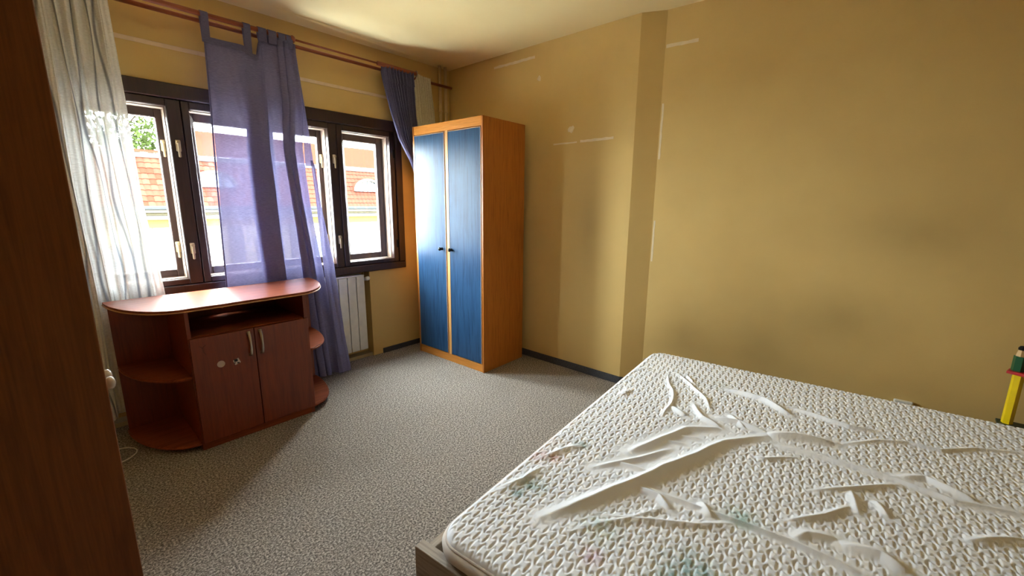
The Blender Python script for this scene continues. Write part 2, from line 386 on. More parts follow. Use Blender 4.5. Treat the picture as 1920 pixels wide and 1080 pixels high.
# back panel with a round cable hole
hx, hz, hr = .752 - .77, .712, .028
m = MB(); N = 24; sq = []
for i in range(N):
    a = 2 * math.pi * i / N; ca, sa = math.cos(a), math.sin(a); k = .05 / max(abs(ca), abs(sa)); sq.append((hx + ca * k, hz + sa * k))
ci = [(hx + hr * math.cos(2 * math.pi * i / N), hz + hr * math.sin(2 * math.pi * i / N)) for i in range(N)]
yb0, yb1 = BY - .012 - 2.93, BY - .004 - 2.93
for y in (yb0, yb1):
    A = [m.bm.verts.new((x, y, z)) for x, z in sq]; B = [m.bm.verts.new((x, y, z)) for x, z in ci]
    for i in range(N): m.bm.faces.new((A[i], A[(i + 1) % N], B[(i + 1) % N], B[i]))
    if y == yb0: B0 = B
for i in range(N): m.bm.faces.new((B0[i], B0[(i + 1) % N], B[(i + 1) % N], B[i]))
xl, xr_ = .215 - .77, 1.30 - .77
m.box(xl, hx - .05, yb0, yb1, .03, .792); m.box(hx + .05, xr_, yb0, yb1, .03, .792)
m.box(hx - .05, hx + .05, yb0, yb1, .03, hz - .05); m.box(hx - .05, hx + .05, yb0, yb1, hz + .05, .792)
m.build('back_panel', CHERRY, ts)
def quarter(x0, x1, y0):       # shelf from the back wall curving into the side panel front
    n = 16; pts = []
    for i in range(n + 1):
        a = math.pi / 2 * i / n
        pts.append((x1 + (x0 - x1) * math.cos(a), BY - .013 - (BY - .013 - y0) * math.sin(a)))
    pts.append((x1, BY - .013)); return [(x - .77, y - 2.93) for x, y in pts]
for z, e in ((.418, .02), (.03, 0)):
    MB().prism(quarter(.212 + e * .3, .4615, FY + .012), z, z + .018, .001).build('rounded_shelf', CHERRYX, ts)
    MB().prism(quarter(1.305 - e * .3, 1.0805, FY + .012), z, z + .018, .001).build('rounded_shelf', CHERRYX, ts)
    for x0, x1 in ((.211 + e * .3, .461), (1.306 - e * .3, 1.081)):
        q = quarter(x0, x1, FY + .011)[:-1]; MB().tube([(x, y, z + .009) for x, y in q], .006, 6).build('edge_band', CHERRY if 0 else CHERRYX, ts, True)
for i in (0, 1):
    x0, x1 = ((.466, .769), (.773, 1.078))[i]
    d = tbox('door', (x0, x1, FY - .014, FY + .003, .046, .646), CHERRY, .0015)
    hx_ = (x1 - .028 if i == 0 else x0 + .028) - .77; y0 = FY - .014 - 2.93
    h = MB(); zt, zb = .628, .492
    pts = []
    for k in range(13):
        f = k / 12; pts.append((hx_, y0 - .004 - .022 * math.sin(math.pi * f) ** .7, zt + (zb - zt) * f))
    h.tube(pts, [.006 + .003 * abs(2 * k / 12 - 1) for k in range(13)], 8)
    h.box(hx_ - .009, hx_ + .009, y0 - .006, y0, zt - .012, zt + .006, .002); h.box(hx_ - .009, hx_ + .009, y0 - .006, y0, zb - .006, zb + .012, .002)
    h.build('handle', METAL, d, True)
    if i == 0:
        MB().lathe((.592 - .77, y0 + .0005, .478), (0, -1, 0), [(0, .019), (.0012, .019)], 20).build('sticker', plain('sticker_paper', lin(196, 180, 172), .6), d)
        q = MB(); r_ = .021; a0 = .35
        pl = [(.668 - .77 + r_ * math.cos(a0 + k * math.pi / 2 + .785), .472 + r_ * math.sin(a0 + k * math.pi / 2 + .785)) for k in range(4)]
        A = [q.bm.verts.new((x, y0 + .0003, z)) for x, z in pl]; B = [q.bm.verts.new((x, y0 - .0009, z)) for x, z in pl]
        q.bm.faces.new(A); q.bm.faces.new(B)
        for k in range(4): q.bm.faces.new((A[k], A[(k + 1) % 4], B[(k + 1) % 4], B[k]))
        q = q.build('sticker', plain('printed_sticker_paper', lin(206, 196, 188), .6), d)
        z = MB(); z.box(.655 - .77, .672 - .77, y0 - .0016, y0 - .0008, .472, .487); z.box(.668 - .77, .68 - .77, y0 - .0016, y0 - .0008, .459, .466)
        z.box(.652 - .77, .661 - .77, y0 - .0016, y0 - .0008, .463, .468); z.build('sticker_print', DARK, d)
        z = MB(); z.tube([(.505 - .77, y0 - .0004, .602), (.519 - .77, y0 - .0004, .588), (.521 - .77, y0 - .0004, .566), (.53 - .77, y0 - .0004, .549)], .0016, 5)
        z.tube([(.519 - .77, y0 - .0004, .59), (.534 - .77, y0 - .0004, .605)], .0014, 5)
        z.build('scratch_mark', plain('scratch', lin(90, 44, 26), .7), d)

# ------------------------------------------------------------------ bed
BA = math.radians(5.2)
bx, by_ = math.cos(BA), math.sin(BA)
def s2w(s, t): return (s * bx - t * by_, s * by_ + t * bx)
bed = tag(empty('bed_frame', (0, 0, 0), BA), 'grey oak bed frame with low board sides under the mattress', 'bed')
S0, S1, T1, T0 = .746, 2.754, .825, -.965
FH = .332
box('end_board', (S0 - .020, S0 + .015, T0 - .06, T1 + .068, .0, FH), OAK, bed, .0015)
box('end_board', (S1 - .022, S1 + .013, T0 - .06, T1 + .06, .0, FH), OAK, bed, .0015)
box('side_rail', (S0 + .015, S1 - .022, T1 + .022, T1 + .05, .0, FH - .01), OAKX, bed, .0015)
box('side_rail', (S0 + .015, S1 - .022, T0 - .06, T0 - .025, .0, FH), OAKX, bed, .0015)
for k in range(9):
    s = S0 + .12 + k * .215; box('slat', (s, s + .07, T0 - .025, T1 + .025, .185, .203), OAK, bed, .002)

# mattress top: quilted height field with creases
ridges = [  # points, height, width, smoothing of the quilting
 ([(.926,.697),(1.09,.624),(1.302,.542),(1.425,.508),(1.589,.438),(1.764,.385),(1.938,.272)], .021,.020,.055),
 ([(1.953,.275),(2.014,.176),(2.065,.048)], .018,.022,.06),
 ([(1.45,.65),(1.532,.616),(1.771,.545),(1.879,.434)], .013,.016,.08),
 ([(2.321,.85),(2.125,.734),(1.962,.68),(1.799,.661)], .010,.008,.015),
 ([(2.372,.829),(2.264,.683),(2.13,.582),(2.007,.502)], .010,.008,.012),
 ([(2.373,.759),(2.28,.666)], .007,.007,0),
 ([(2.338,.512),(2.313,.364),(2.227,.215)], .016,.016,.05),
 ([(2.315,.228),(2.298,.123),(2.285,.009),(2.321,-.084)], .012,.014,.05),
 ([(1.9,.211),(1.924,.096),(1.932,-.012),(1.936,-.107),(1.913,-.282),(1.98,-.442)], .009,.010,.06),
 ([(1.648,.083),(1.773,-.041),(1.9,-.149)], .011,.010,.02),
 ([(1.433,.115),(1.544,.02),(1.661,-.041)], .011,.009,.015),
 ([(1.744,-.018),(1.617,-.061)], .011,.014,.03),
 ([(1.738,-.088),(1.665,-.134)], .010,.014,.03),
 ([(1.294,.543),(1.315,.357),(1.33,.222),(1.34,.091),(1.342,-.005),(1.342,-.08)], .010,.008,.045),
 ([(1.36,.09),(1.41,.06),(1.45,-.01)], .010,.016,.05),
 ([(1.424,-.014),(1.45,-.106),(1.42,-.166)], .015,.018,.05),
 ([(1.06,.567),(1.133,.458),(1.222,.326),(1.318,.23)], .009,.009,.012),
 ([(2.086,.025),(2.22,-.086),(2.281,-.178),(2.295,-.273),(2.42,-.389),(2.512,-.529)], .010,.010,.03),
 ([(1.687,-.294),(1.746,-.353),(1.825,-.432)], .012,.012,.02),
 ([(.919,.893),(1.036,.845),(1.152,.848)], .010,.012,.015),
 ([(1.151,.899),(1.294,.849),(1.371,.81)], .009,.010,.012),
 ([(.945,.606),(1.12,.482),(1.246,.418)], .008,.009,.01),
 ([(1.747,.264),(1.762,.227),(1.86,.135)], .009,.010,.02),
 ([(1.961,-.149),(2.016,-.223),(1.983,-.287),(1.954,-.342)], .013,.014,.045),
 ([(2.041,.602),(1.926,.515),(1.884,.435)], .012,.014,.05),
 ([(1.941,.669),(1.896,.577)], .012,.012,.05),
 ([(2.042,.433),(1.956,.356)], .011,.012,.05),
 ([(1.97,.482),(1.991,.386),(1.967,.266)], .012,.014,.06),
 ([(1.268,.711),(1.438,.599),(1.584,.531)], .009,.010,.07),
 ([(1.28,.536),(1.282,.451),(1.245,.397)], .012,.012,.05),
 ([(1.352,.335),(1.292,.292)], .012,.014,.04),
 ([(2.126,1.05),(2.303,1.002),(2.341,.935)], .008,.010,.01),
 ([(1.872,.917),(1.981,.912)], .009,.012,.01),
 ([(1.352,.668),(1.378,.541)], .008,.010,.05),
 ([(1.62,.60),(1.66,.50)], .005,.008,.05), ([(1.70,.58),(1.73,.47)], .005,.008,.05),
 ([(1.42,.62),(1.47,.56)], .005,.007,.05),
]
stains = [((1.364,.818),.03,lin(92,140,116),.7), ((1.19,.90),.045,lin(196,120,90),.6), ((1.215,.845),.03,lin(206,116,96),.7), ((1.036,.806),.045,lin(96,158,150),.8),
 ((.973,.814),.035,lin(84,140,134),.8), ((1.354,.223),.045,lin(150,206,196),.8), ((1.048,.267),.07,lin(112,176,180),.85), ((.994,.29),.06,lin(120,184,190),.8),
 ((.912,.497),.03,lin(206,110,170),.5), ((1.021,.525),.06,lin(168,210,200),.5), ((1.503,.993),.05,lin(200,170,130),.5), ((2.367,.571),.05,lin(190,200,190),.5), ((1.30,.92),.05,lin(196,150,120),.4)]
STEP = .003
ss = np.arange(S0, S1 + 1e-6, STEP); tt = np.arange(T0, T1 + 1e-6, STEP)
SG, TG = np.meshgrid(ss, tt, indexing='ij')
X = SG * bx - TG * by_; Y = SG * by_ + TG * bx
# quilting tile (meandering stitch line), distance field on one period
PU, PV = .070, .060
tn = np.linspace(0, 2 * np.pi, 160, endpoint=False)
NU = 120
gu, gv = np.meshgrid(np.arange(NU) / NU * PU, np.arange(NU) / NU * PV, indexing='ij')
best = np.full(gu.shape, 9.0)
for row, ph in ((0, 0.0), (1, .10)):
    cu = tn / (2 * np.pi) * PU + .0115 * np.sin(2 * tn) + ph * PU; cv = .0125 * np.cos(tn) + row * PV / 2
    for a, b in zip(cu, cv):
        du = np.abs((gu - a + PU / 2) % PU - PU / 2); dv = np.abs((gv - b + PV / 2) % PV - PV / 2)
        best = np.minimum(best, du * du + dv * dv)
tile = 1 - np.exp(-best / (.0037 ** 2)) 
wob = .006 * np.sin(X * 9 + Y * 5) + .006 * np.sin(Y * 11 - X * 4)
iu = ((((SG + wob) / PU) % 1) * NU).astype(int) % NU; iv = ((((TG + wob * .7) / PV) % 1) * NU).astype(int) % NU
quilt = tile[iu, iv]
Hh = np.zeros_like(X); keep = np.ones_like(X)
for pts, h, wd_, smw in ridges:
    d2 = np.full(X.shape, 1e9); fr = np.zeros_like(X); nseg = len(pts) - 1
    jx = .005 * np.sin(X * 17 + Y * 11) + .0012 * np.sin(Y * 61 - X * 29)
    for k in range(nseg):
        ax, ay = pts[k]; ex, ey = pts[k + 1][0] - ax, pts[k + 1][1] - ay
        f = np.clip(((X + jx - ax) * ex + (Y - jx - ay) * ey) / (ex * ex + ey * ey), 0, 1)
        q = (X + jx - ax - f * ex) ** 2 + (Y - jx - ay - f * ey) ** 2
        m_ = q < d2; d2 = np.where(m_, q, d2); fr = np.where(m_, (k + f) / nseg, fr)
    d = np.sqrt(d2); taper = np.clip(np.sin(np.pi * np.clip(fr, .02, .98)) ** .5, 0, 1)
    Hh = np.maximum(Hh, 1.35 * h * taper * (.6 * np.exp(-(d / (1.2 * wd_)) ** 2) + .4 * np.exp(-d / wd_)))
    if smw: keep *= 1 - .92 * np.exp(-(d / (smw * (.8 if h > .012 else .6))) ** 4)
dS = np.minimum(SG - S0, S1 - SG); dT = np.minimum(TG - T0, T1 - TG)
RC = .085
def sdf(d1, d2): # distance inside a rounded rectangle
    a = np.maximum(RC - d1, 0); b = np.maximum(RC - d2, 0)
    return np.where((d1 < RC) & (d2 < RC), RC - np.sqrt(a * a + b * b), np.minimum(d1, d2))
D = sdf(dS, dT)
# pull points outside the rounded corner back to its outline
sc_ = np.where(SG - S0 < S1 - SG, S0 + RC, S1 - RC); tc_ = np.where(TG - T0 < T1 - TG, T0 + RC, T1 - RC)
rr = np.hypot(SG - sc_, TG - tc_); out = D < 0
SG2 = np.where(out, sc_ + (SG - sc_) * RC / np.maximum(rr, 1e-6), SG); TG2 = np.where(out, tc_ + (TG - tc_) * RC / np.maximum(rr, 1e-6), TG)
D = np.maximum(D, 0); RE = .022
edge = np.where(D < RE, RE - np.sqrt(np.maximum(RE ** 2 - (RE - D) ** 2, 0)), 0) * .9
low = .005 * np.sin(X * 3.1 + 1) * np.sin(Y * 2.7 + .5)
Zt = .401 - edge + -.002 + .0036 * quilt * keep * np.clip(D / .02, 0, 1) + Hh * np.clip(D / .06, 0, 1) + low * np.clip(D / .1, 0, 1)
nS, nT = X.shape
co_ = np.stack([SG2, TG2, Zt], -1).reshape(-1, 3).astype(np.float32)
idx = np.arange(nS * nT).reshape(nS, nT)
quads = np.stack([idx[:-1, :-1], idx[1:, :-1], idx[1:, 1:], idx[:-1, 1:]], -1).reshape(-1, 4)
me = bpy.data.meshes.new('quilted_top')
me.vertices.add(len(co_)); me.vertices.foreach_set('co', co_.ravel())
me.loops.add(quads.size); me.loops.foreach_set('vertex_index', quads.ravel().astype(np.int32))
me.polygons.add(len(quads)); me.polygons.foreach_set('loop_start', (np.arange(len(quads)) * 4).astype(np.int32))
me.polygons.foreach_set('use_smooth', np.ones(len(quads), bool))
me.update(calc_edges=True); me.validate()
colr = np.zeros((nS * nT, 4), np.float32); acc = np.zeros((nS * nT,)); xf, yf = X.ravel(), Y.ravel()
for (sx, sy_), r_, c_, a_ in stains:
    g = a_ * np.exp(-(((xf - sx) ** 2 + (yf - sy_) ** 2) / r_ ** 2)); upd = g > acc
    colr[upd, :3] = [.9 * v + .1 * .8 for v in c_[:3]]; acc = np.maximum(acc, g)
colr[:, 3] = acc
at = me.attributes.new('stain', 'FLOAT_COLOR', 'POINT'); at.data.foreach_set('color', colr.ravel())
me.materials.append(MATT)
mt = tag(empty('mattress', (0, 0, 0), BA), 'white quilted double mattress with rumpled cover and faint paint stains', 'mattress')
qt = bpy.data.objects.new('quilted_top', me); COL.objects.link(qt); qt.parent = mt
def outline(ins, n=10):
    pts = []
    for cx, cy_, a0 in ((S1 - RC, T1 - RC, 0), (S0 + RC, T1 - RC, 90), (S0 + RC, T0 + RC, 180), (S1 - RC, T0 + RC, 270)):
        for k in range(n + 1):
            a = math.radians(a0 + 90 * k / n); pts.append((cx + (RC - ins) * math.cos(a), cy_ + (RC - ins) * math.sin(a)))
    return pts
ZE = float(.401 - RE * .9)
m = MB(); prof = [(.0, ZE), (-.008, ZE - .002), (-.014, ZE - .014), (-.012, ZE - .035), (.004, .325), (.016, .30), (.022, .24), (.03, .207), (.05, .204)]
loops = [[m.bm.verts.new((x, y, z)) for x, y in outline(i)] for i, z in prof]
for a, b in zip(loops, loops[1:]):
    n = len(a)
    for k in range(n): m.bm.faces.new((a[k], a[(k + 1) % n], b[(k + 1) % n], b[k]))
m.bm.faces.new(loops[-1]); m.build('border', MSIDE, mt, True)
o_ = outline(.0); m = MB(); m.tube([(x, y, ZE + .002) for x, y in o_ + o_[:1]], .0042, 8, False).build('piping', MSIDE, mt, True)

# ------------------------------------------------------------------ curtain rods
def rod(name, y, z, spans, label, finials):
    r = tag(empty(name, (spans[0][0], y, z)), label, 'curtain rod', 'curtain rods above the window'); x0 = spans[0][0]
    for a, b, rad in spans: MB().tube([(a - x0, 0, 0), (b - x0, 0, 0)], rad, 14).build('pole', ROD, r, True)
    for f, sg in finials:
        MB().lathe((f - x0 - .012 * sg, 0, 0), (sg, 0, 0), [(0, .014), (.008, .02), (.012, .013), (.02, .019), (.032, .025), (.044, .021), (.053, .006)], 16).build('finial', ROD, r, True)
    return r
ra = rod('curtain_rod', 3.206, 2.446, [(-.3, 1.345, .015), (1.345, 2.0, .007), (2.0, 2.375, .016)], 'front wooden curtain rod with a round knob, nearer the room', [(1.335, 1)])
rb_ = rod('curtain_rod', 3.276, 2.428, [(-.3, 2.82, .0125)], 'rear wooden curtain rod close to the wall, reaching the corner', [])
for x in (-.1, 1.36, 2.36):
    k = MB(); k.tube([(x + .3, YW - 3.276, -.03), (x + .3, YW - 3.276 - .01, -.03), (x + .3, .01, -.03), (x + .3, -.06, -.025), (x + .3, -.075, -.012)], .006, 8)
    k.lathe((x + .3, YW - 3.276, -.03), (0, -1, 0), [(0, .02), (.006, .02), (.008, .012)], 12).build('bracket', ROD, rb_, True)

# ------------------------------------------------------------------ curtains
def interp(tab, z):
    zs = [p[0] for p in tab]; return float(np.interp(z, zs, [p[1] for p in tab]))
def smooth_path(pts, n, k):
    P = np.array(pts); t = np.linspace(0, len(P) - 1, n)
    q = np.stack([np.interp(t, np.arange(len(P)), P[:, i]) for i in (0, 1)], 1)
    ker = np.ones(k) / k; pad = np.pad(q, ((k // 2, k // 2), (0, 0)), 'edge')
    return np.stack([np.convolve(pad[:, i], ker, 'valid') for i in (0, 1)], 1)
def sheet(name, path, ztop, zbot, xl, xr, yc, mat, parent, nv=60, amp=None, stripe=None, wr=.002, off=(0, 0, 0)):
    P = []; ST = []
    for j in range(nv + 1):
        row = []
        for i, (u, dy) in enumerate(path):
            zt = ztop(u) if callable(ztop) else ztop
            zb = zbot(u) if callable(zbot) else zbot
            f = j / nv; z = zt + (zb - zt) * f
            a = amp(z) if amp else 1
            x = xl(z) + (xr(z) - xl(z)) * u + .004 * math.sin(z * 5 + u * 11)
            y = yc(u, z) + dy * a + wr * math.sin(z * 41 + u * 29) * math.sin(z * 17 - u * 53) + .004 * math.sin(z * 3.3 + u * 9)
            row.append((x - off[0], y - off[1], z - off[2]))
            if stripe: ST.append(stripe(i / (len(path) - 1), z))
        P.append(row)
    o = MB().grid(P).build(name, mat, parent, True)
    if stripe:
        at = o.data.attributes.new('stripe', 'FLOAT', 'POINT'); at.data.foreach_set('value', ST)
    return o
# blue curtain in the middle of the window
BL = [(0, .80), (.36, .79), (.83, .807), (1.118, .814), (1.486, .825), (1.93, .837), (2.333, .844), (2.45, .846)]
MR = [(0, 1.50), (.36, 1.49), (.85, 1.452), (1.28, 1.412), (1.62, 1.385), (1.73, 1.375), (2.02, 1.392), (2.36, 1.375), (2.45, 1.372)]
bc = tag(empty('blue_curtain', (1.1, 3.21, 0)), 'translucent blue tab-top curtain hanging in the middle of the window', 'curtain', 'blue curtains at the window')
OFF = (1.1, 3.21, 0)
path = smooth_path([(0, 0), (.06, -.008), (.2, 0), (.3, -.004), (.42, -.006), (.57, -.010), (.60, -.004), (.56, .006), (.46, .008), (.37, .010), (.345, .016), (.37, .022), (.5, .022), (.62, .018), (.73, .012),
    (.80, -.012), (.84, -.024), (.81, -.03), (.765, -.02), (.755, -.004), (.80, .006), (.86, .0), (.90, -.02), (.88, -.034), (.84, -.03), (.83, -.01), (.88, .008), (.94, .01), (.97, -.014), (.985, -.02), (1.0, 0)], 150, 5)
def bluetop(u): return 2.325 - .04 * math.exp(-((u - .50) / .07) ** 2) if u < .54 else 2.325 + .085 * min(1, (u - .54) / .05)
sheet('fabric', path, bluetop, .02, lambda z: interp(BL, z), lambda z: interp(MR, z),
      lambda u, z: 3.206 + .034 * min(1, (2.35 - z) / .8) - (.07 * u * max(0, (.8 - z) / .8)), BLUECLOTH, bc, 90, lambda z: .7 + .25 * min(1.6, max(0, 2.4 - z)), wr=.0022, off=OFF)
hp = [p for p in path]
sheet('header_band', [(u, dy - .002) for u, dy in path], lambda u: bluetop(u) + .003, lambda u: bluetop(u) - .035, lambda z: interp(BL, z), lambda z: interp(MR, z),
      lambda u, z: 3.204, BLUEBAND, bc, 3, lambda z: .72, off=OFF, wr=0)
FLL = [(0, 1.47), (.36, 1.462), (.823, 1.460), (1.281, 1.434), (1.625, 1.412), (1.66, 1.41)]
FLR = [(0, 1.585), (.345, 1.556), (.898, 1.537), (1.281, 1.479), (1.627, 1.447), (1.66, 1.43)]
sheet('loose_edge', smooth_path([(0, 0), (.25, -.012), (.5, .004), (.8, -.012), (1, 0)], 20, 3), 1.66, .02, lambda z: interp(FLL, z), lambda z: interp(FLR, z),
      lambda u, z: 3.205 + .02 * min(1, (2 - z)) - .09 * max(0, (.8 - z) / .8), BLUECLOTH, bc, 60, off=OFF)
FL2 = [(1.55, 1.37), (2.02, 1.39), (2.36, 1.372)]
FR2 = [(1.55, 1.452), (1.63, 1.447), (2.02, 1.409), (2.36, 1.378)]
sheet('outer_fold', smooth_path([(0, 0), (.5, -.01), (1, 0)], 10, 3), 2.36, 1.62, lambda z: interp(FL2, z), lambda z: interp(FR2, z), lambda u, z: 3.224, BLUECLOTH, bc, 30, off=OFF)
dark_hem = [(interp(BL, z) - OFF[0], 3.203 + .034 * min(1, (2.35 - z) / .8) - OFF[1], z) for z in np.linspace(2.33, .05, 40)]
MB().tube(dark_hem, .0045, 6).build('side_hem', BLUEBAND, bc, True)
for a, b in ((.832, .872), (1.056, 1.096), (1.14, 1.19), (1.20, 1.25), (1.262, 1.305), (1.31, 1.352)):
    zt = bluetop(((a + b) / 2 - .844) / .531) - .03
    P = []
    for (y, z) in [(3.198, zt), (3.188, 2.42)] + [(3.206 - .0185 * math.cos(t), 2.446 + .0185 * math.sin(t)) for t in np.linspace(0, math.pi, 9)] + [(3.22, 2.42), (3.208, zt)]:
        P.append([(a - OFF[0], y - OFF[1], z), (b - OFF[0], y - OFF[1], z)])
    MB().grid(P).build('tab', BLUEBAND, bc, True)
# white sheer on the left
SR = [(.09, .50), (.834, .481), (1.044, .474), (1.382, .451), (1.755, .441), (2.027, .439), (2.387, .438), (2.45, .438)]
SL = [(.09, .02), (.8, .03), (2.45, .06)]
wc = tag(empty('sheer_curtain', (.25, 3.25, 0)), 'white sheer curtain with wavy grey stripes beside the near wardrobe', 'curtain')
n = 200
wp = [(i / (n - 1) + .012 * math.sin(i * .23), .024 * math.sin(i * .27 + 1.5 * math.sin(i * .05)) + .010 * math.sin(i * .61)) for i in range(n)]
def wstripe(u, z):
    v = 0
    for c0, a, ph, wdt in ((.12, .025, 1, .008), (.30, .04, 2.2, .010), (.46, .035, .4, .011), (.60, .045, 3.5, .009), (.73, .03, 5, .012), (.86, .035, 1.7, .010)):
        d = abs(u - c0 - a * math.sin(z * 4.2 + ph) - .012 * math.sin(z * 11 + ph * 3)); v = max(v, max(0, min(1, 1.5 - d / wdt)))
    return v * .75
sheet('fabric', wp, 2.44, lambda u: .10 + .02 * math.sin(u * 20), lambda z: interp(SL, z), lambda z: interp(SR, z), lambda u, z: 3.265 - .01 * u, WHITECLOTH, wc, 90, lambda z: .6 + .3 * (2.45 - z) / 1.5, wstripe, off=(.25, 3.25, 0))
sheet('header_band', wp, 2.45, 2.40, lambda z: interp(SL, z), lambda z: interp(SR, z), lambda u, z: 3.256, IVORY, wc, 3, lambda z: .6, off=(.25, 3.25, 0), wr=0)
# gathered pair at the right end
rc = tag(empty('blue_curtain', (2.2, 3.21, 0)), 'dark blue gathered curtain swept behind the wardrobe', 'curtain', 'blue curtains at the window')
RL = [(0.9, 2.40), (1.55, 2.36), (1.731, 2.285), (1.897, 2.186), (2.14, 2.113), (2.389, 2.046), (2.45, 2.044)]
RR = [(0.9, 2.44), (1.731, 2.40), (2.111, 2.355), (2.39, 2.337), (2.45, 2.335)]
n = 110
rp = [(i / (n - 1), .018 * math.sin(i * .52 + .8 * math.sin(i * .11)) + .008 * math.sin(i * 1.1)) for i in range(n)]
NAVY = sheer('navy_gathered_fabric', lin(104, 102, 134), .03, (.5, .5, .8, 1), .25)
sheet('fabric', rp, 2.41, 1.2, lambda z: interp(RL, z), lambda z: interp(RR, z), lambda u, z: 3.215 + .03 * u * (2.42 - z), NAVY, rc, 60, off=(2.2, 3.21, 0))
sheet('header_band', rp, 2.44, 2.33, lambda z: interp(RL, z), lambda z: interp(RR, z), lambda u, z: 3.207, BLUEBAND, rc, 5, off=(2.2, 3.21, 0), wr=0)
iv = tag(empty('ivory_curtain', (2.45, 3.25, 0)), 'ivory white gathered curtain bunched at the rod end above the wardrobe', 'curtain')
IL = [(1.2, 2.46), (2.116, 2.375), (2.45, 2.345)]; IR = [(1.2, 2.64), (2.104, 2.595), (2.45, 2.555)]
n = 90
ip = [(i / (n - 1), .020 * math.sin(i * .62 + .7 * math.sin(i * .2)) * (.5 + .5 * i / n)) for i in range(n)]
sheet('fabric', ip, 2.455, 1.3, lambda z: interp(IL, z), lambda z: interp(IR, z), lambda u, z: 3.225 + .04 * u, IVORY, iv, 50, off=(2.45, 3.25, 0))
MB().tube([(2.372 + .004 * math.cos(t) - 2.45, 3.206 + .022 * math.cos(t) - 3.25, 2.446 + .022 * math.sin(t)) for t in np.linspace(0, 2 * math.pi, 20)], .004, 6).build('curtain_ring', METAL, iv, True)

# ------------------------------------------------------------------ radiator
rd = tag(empty('radiator', (1.84, 3.35, .09)), 'white enamel panel-section radiator in the niche under the window', 'radiator')
pitch = .0775; RH = .665
for k in range(13):
    x1 = -.002 - k * pitch; x0 = x1 - pitch + .005
    m = MB(); m.box(x0, x1, -.034, -.022, 0, RH - .012, .005, 2); m.box(x0 + .028, x1 - .028, -.022, .055, .01, RH - .02)
    m.box(x0 + .004, x1 - .004, -.02, .055, RH - .03, RH - .012, .003); m.box(x0 + .006, x1 - .006, .045, .055, .02, RH - .02, .003)
    s_ = m.build('section', WHITE, rd)
for zp in (.045, RH - .05): MB().tube([(-.01, .012, zp), (-1.0, .012, zp)], .02, 10).build('header_pipe', WHITE, rd, True)
m = MB(); m.box(-1.0, -.002, -.036, .058, RH - .012, RH, .004); m.build('top_grille', WHITE, rd)
v = MB().tube([(-.01, .012, RH - .05), (.03, .012, RH - .05), (.03, .06, RH - .05)], .011, 10).build('valve', METAL, rd, True)
MB().lathe((.03, .005, RH - .045), (0, -1, .25), [(0, .010), (.008, .017), (.03, .019), (.05, .017), (.055, .008)], 14).build('valve_knob', WHITE, v, True)
# heating pipes in the corner
for x in (2.697, 2.763):
    p_ = MB().tube([(0, 0, 0), (0, 0, HC)], .0135 if x < 2.7 else .0145, 14)
    for z in (.06, 2.2): p_.lathe((0, 0, z), (0, 0, 1), [(0, .014), (.002, .02), (.012, .02), (.014, .014)], 14)
    o = p_.build('heating_pipe', PIPE, None, True); o.location = (x, 3.29, 0)
    tag(o, 'yellow painted vertical heating pipe, %s of the pair in the corner' % ('left' if x < 2.7 else 'right'), 'pipe', 'heating pipes in the corner')

# ------------------------------------------------------------------ pencil-shaped stand behind the bed
ps = tag(empty('pencil_stand', (2.935, -.546, 0)), 'colourful stand made of giant pencils between the bed and the wall', 'stand')
def hexpost(name, x, y, z0, z1, r, mat, tip=None, par=ps):
    poly = [(x + r * math.cos(math.pi / 3 * k + .2), y + r * math.sin(math.pi / 3 * k + .2)) for k in range(6)]
    o = MB().prism(poly, z0, z1, .001).build(name, mat, par)
    if tip:
        MB().lathe((x, y, z1), (0, 0, 1), [(0, r * .84), (.03, r * .62)], 6).build('sharpened_tip', plain('bare_pencil_wood', lin(214, 176, 120), .6), o)
        MB().lathe((x, y, z1 + .03), (0, 0, 1), [(0, r * .62), (.008, r * .68), (.018, r * .45), (.02, .004)], 12).build('pencil_lead', DARK, o)
    return o
YEL = plain('yellow_lacquer', lin(238, 206, 20), .35); NAV = plain('navy_lacquer', lin(26, 40, 92), .35)
GRN = plain('green_lacquer', lin(24, 88, 52), .35); RED = plain('red_lacquer', lin(190, 40, 44), .35); DGR = plain('dark_green_lacquer', lin(30, 52, 44), .4)
MB().prism([(-.03, .034), (.04, .03), (.04, -.22), (-.04, -.22)], .352, .364, .003).build('shelf', DGR, ps)
hexpost('yellow_pencil', 0, 0, .364, .605, .0195, YEL)
hexpost('navy_pencil', -.012, -.078, .364, .605, .0195, NAV)
hexpost('yellow_pencil', .01, -.18, .364, .605, .0195, YEL)
for y in (0, -.19): hexpost('leg', .005, y, 0, .352, .02, NAV)
MB().prism([(-.004, .040), (.05, .025), (.05, -.22), (-.065, -.09)], .605, .619, .003).build('shelf', RED, ps)
hexpost('green_pencil', .02, .004, .619, .690, .022, GRN, True)
hexpost('navy_pencil', .02, -.15, .619, .690, .022, NAV, True)

# ------------------------------------------------------------------ fill lamp added to brighten the room (above the bed, out of view)
cl = tag(empty('added_fill_lamp', (1.2, 1.03, HC)), 'unseen white globe fill lamp added over the bed to brighten the room', 'lamp')
MB().lathe((0, 0, 0), (0, 0, -1), [(0, .05), (.02, .05), (.035, .015)], 24).build('ceiling_rose', WHITE, cl, True)
MB().tube([(0, 0, -.03), (0, 0, -.32)], .004, 8).build('cord', WHITE, cl, True)
MB().lathe((0, 0, -.29), (0, 0, -1), [(0, .012), (.01, .03), (.05, .035)], 20).build('holder', WHITE, cl, True)
lt = NT('fill_lamp_glass'); lt.b.inputs['Base Color'].default_value = (.9, .88, .82, 1); lt.b.inputs['Emission Color'].default_value = (1, .98, .95, 1); lt.b.inputs['Emission Strength'].default_value = FILL_LAMP
MB().lathe((0, 0, -.32), (0, 0, -1), [(.1 - .1 * math.cos(math.pi * k / 16), .1 * math.sin(math.pi * k / 16)) for k in range(17)], 28).build('globe', lt.m, cl, True)

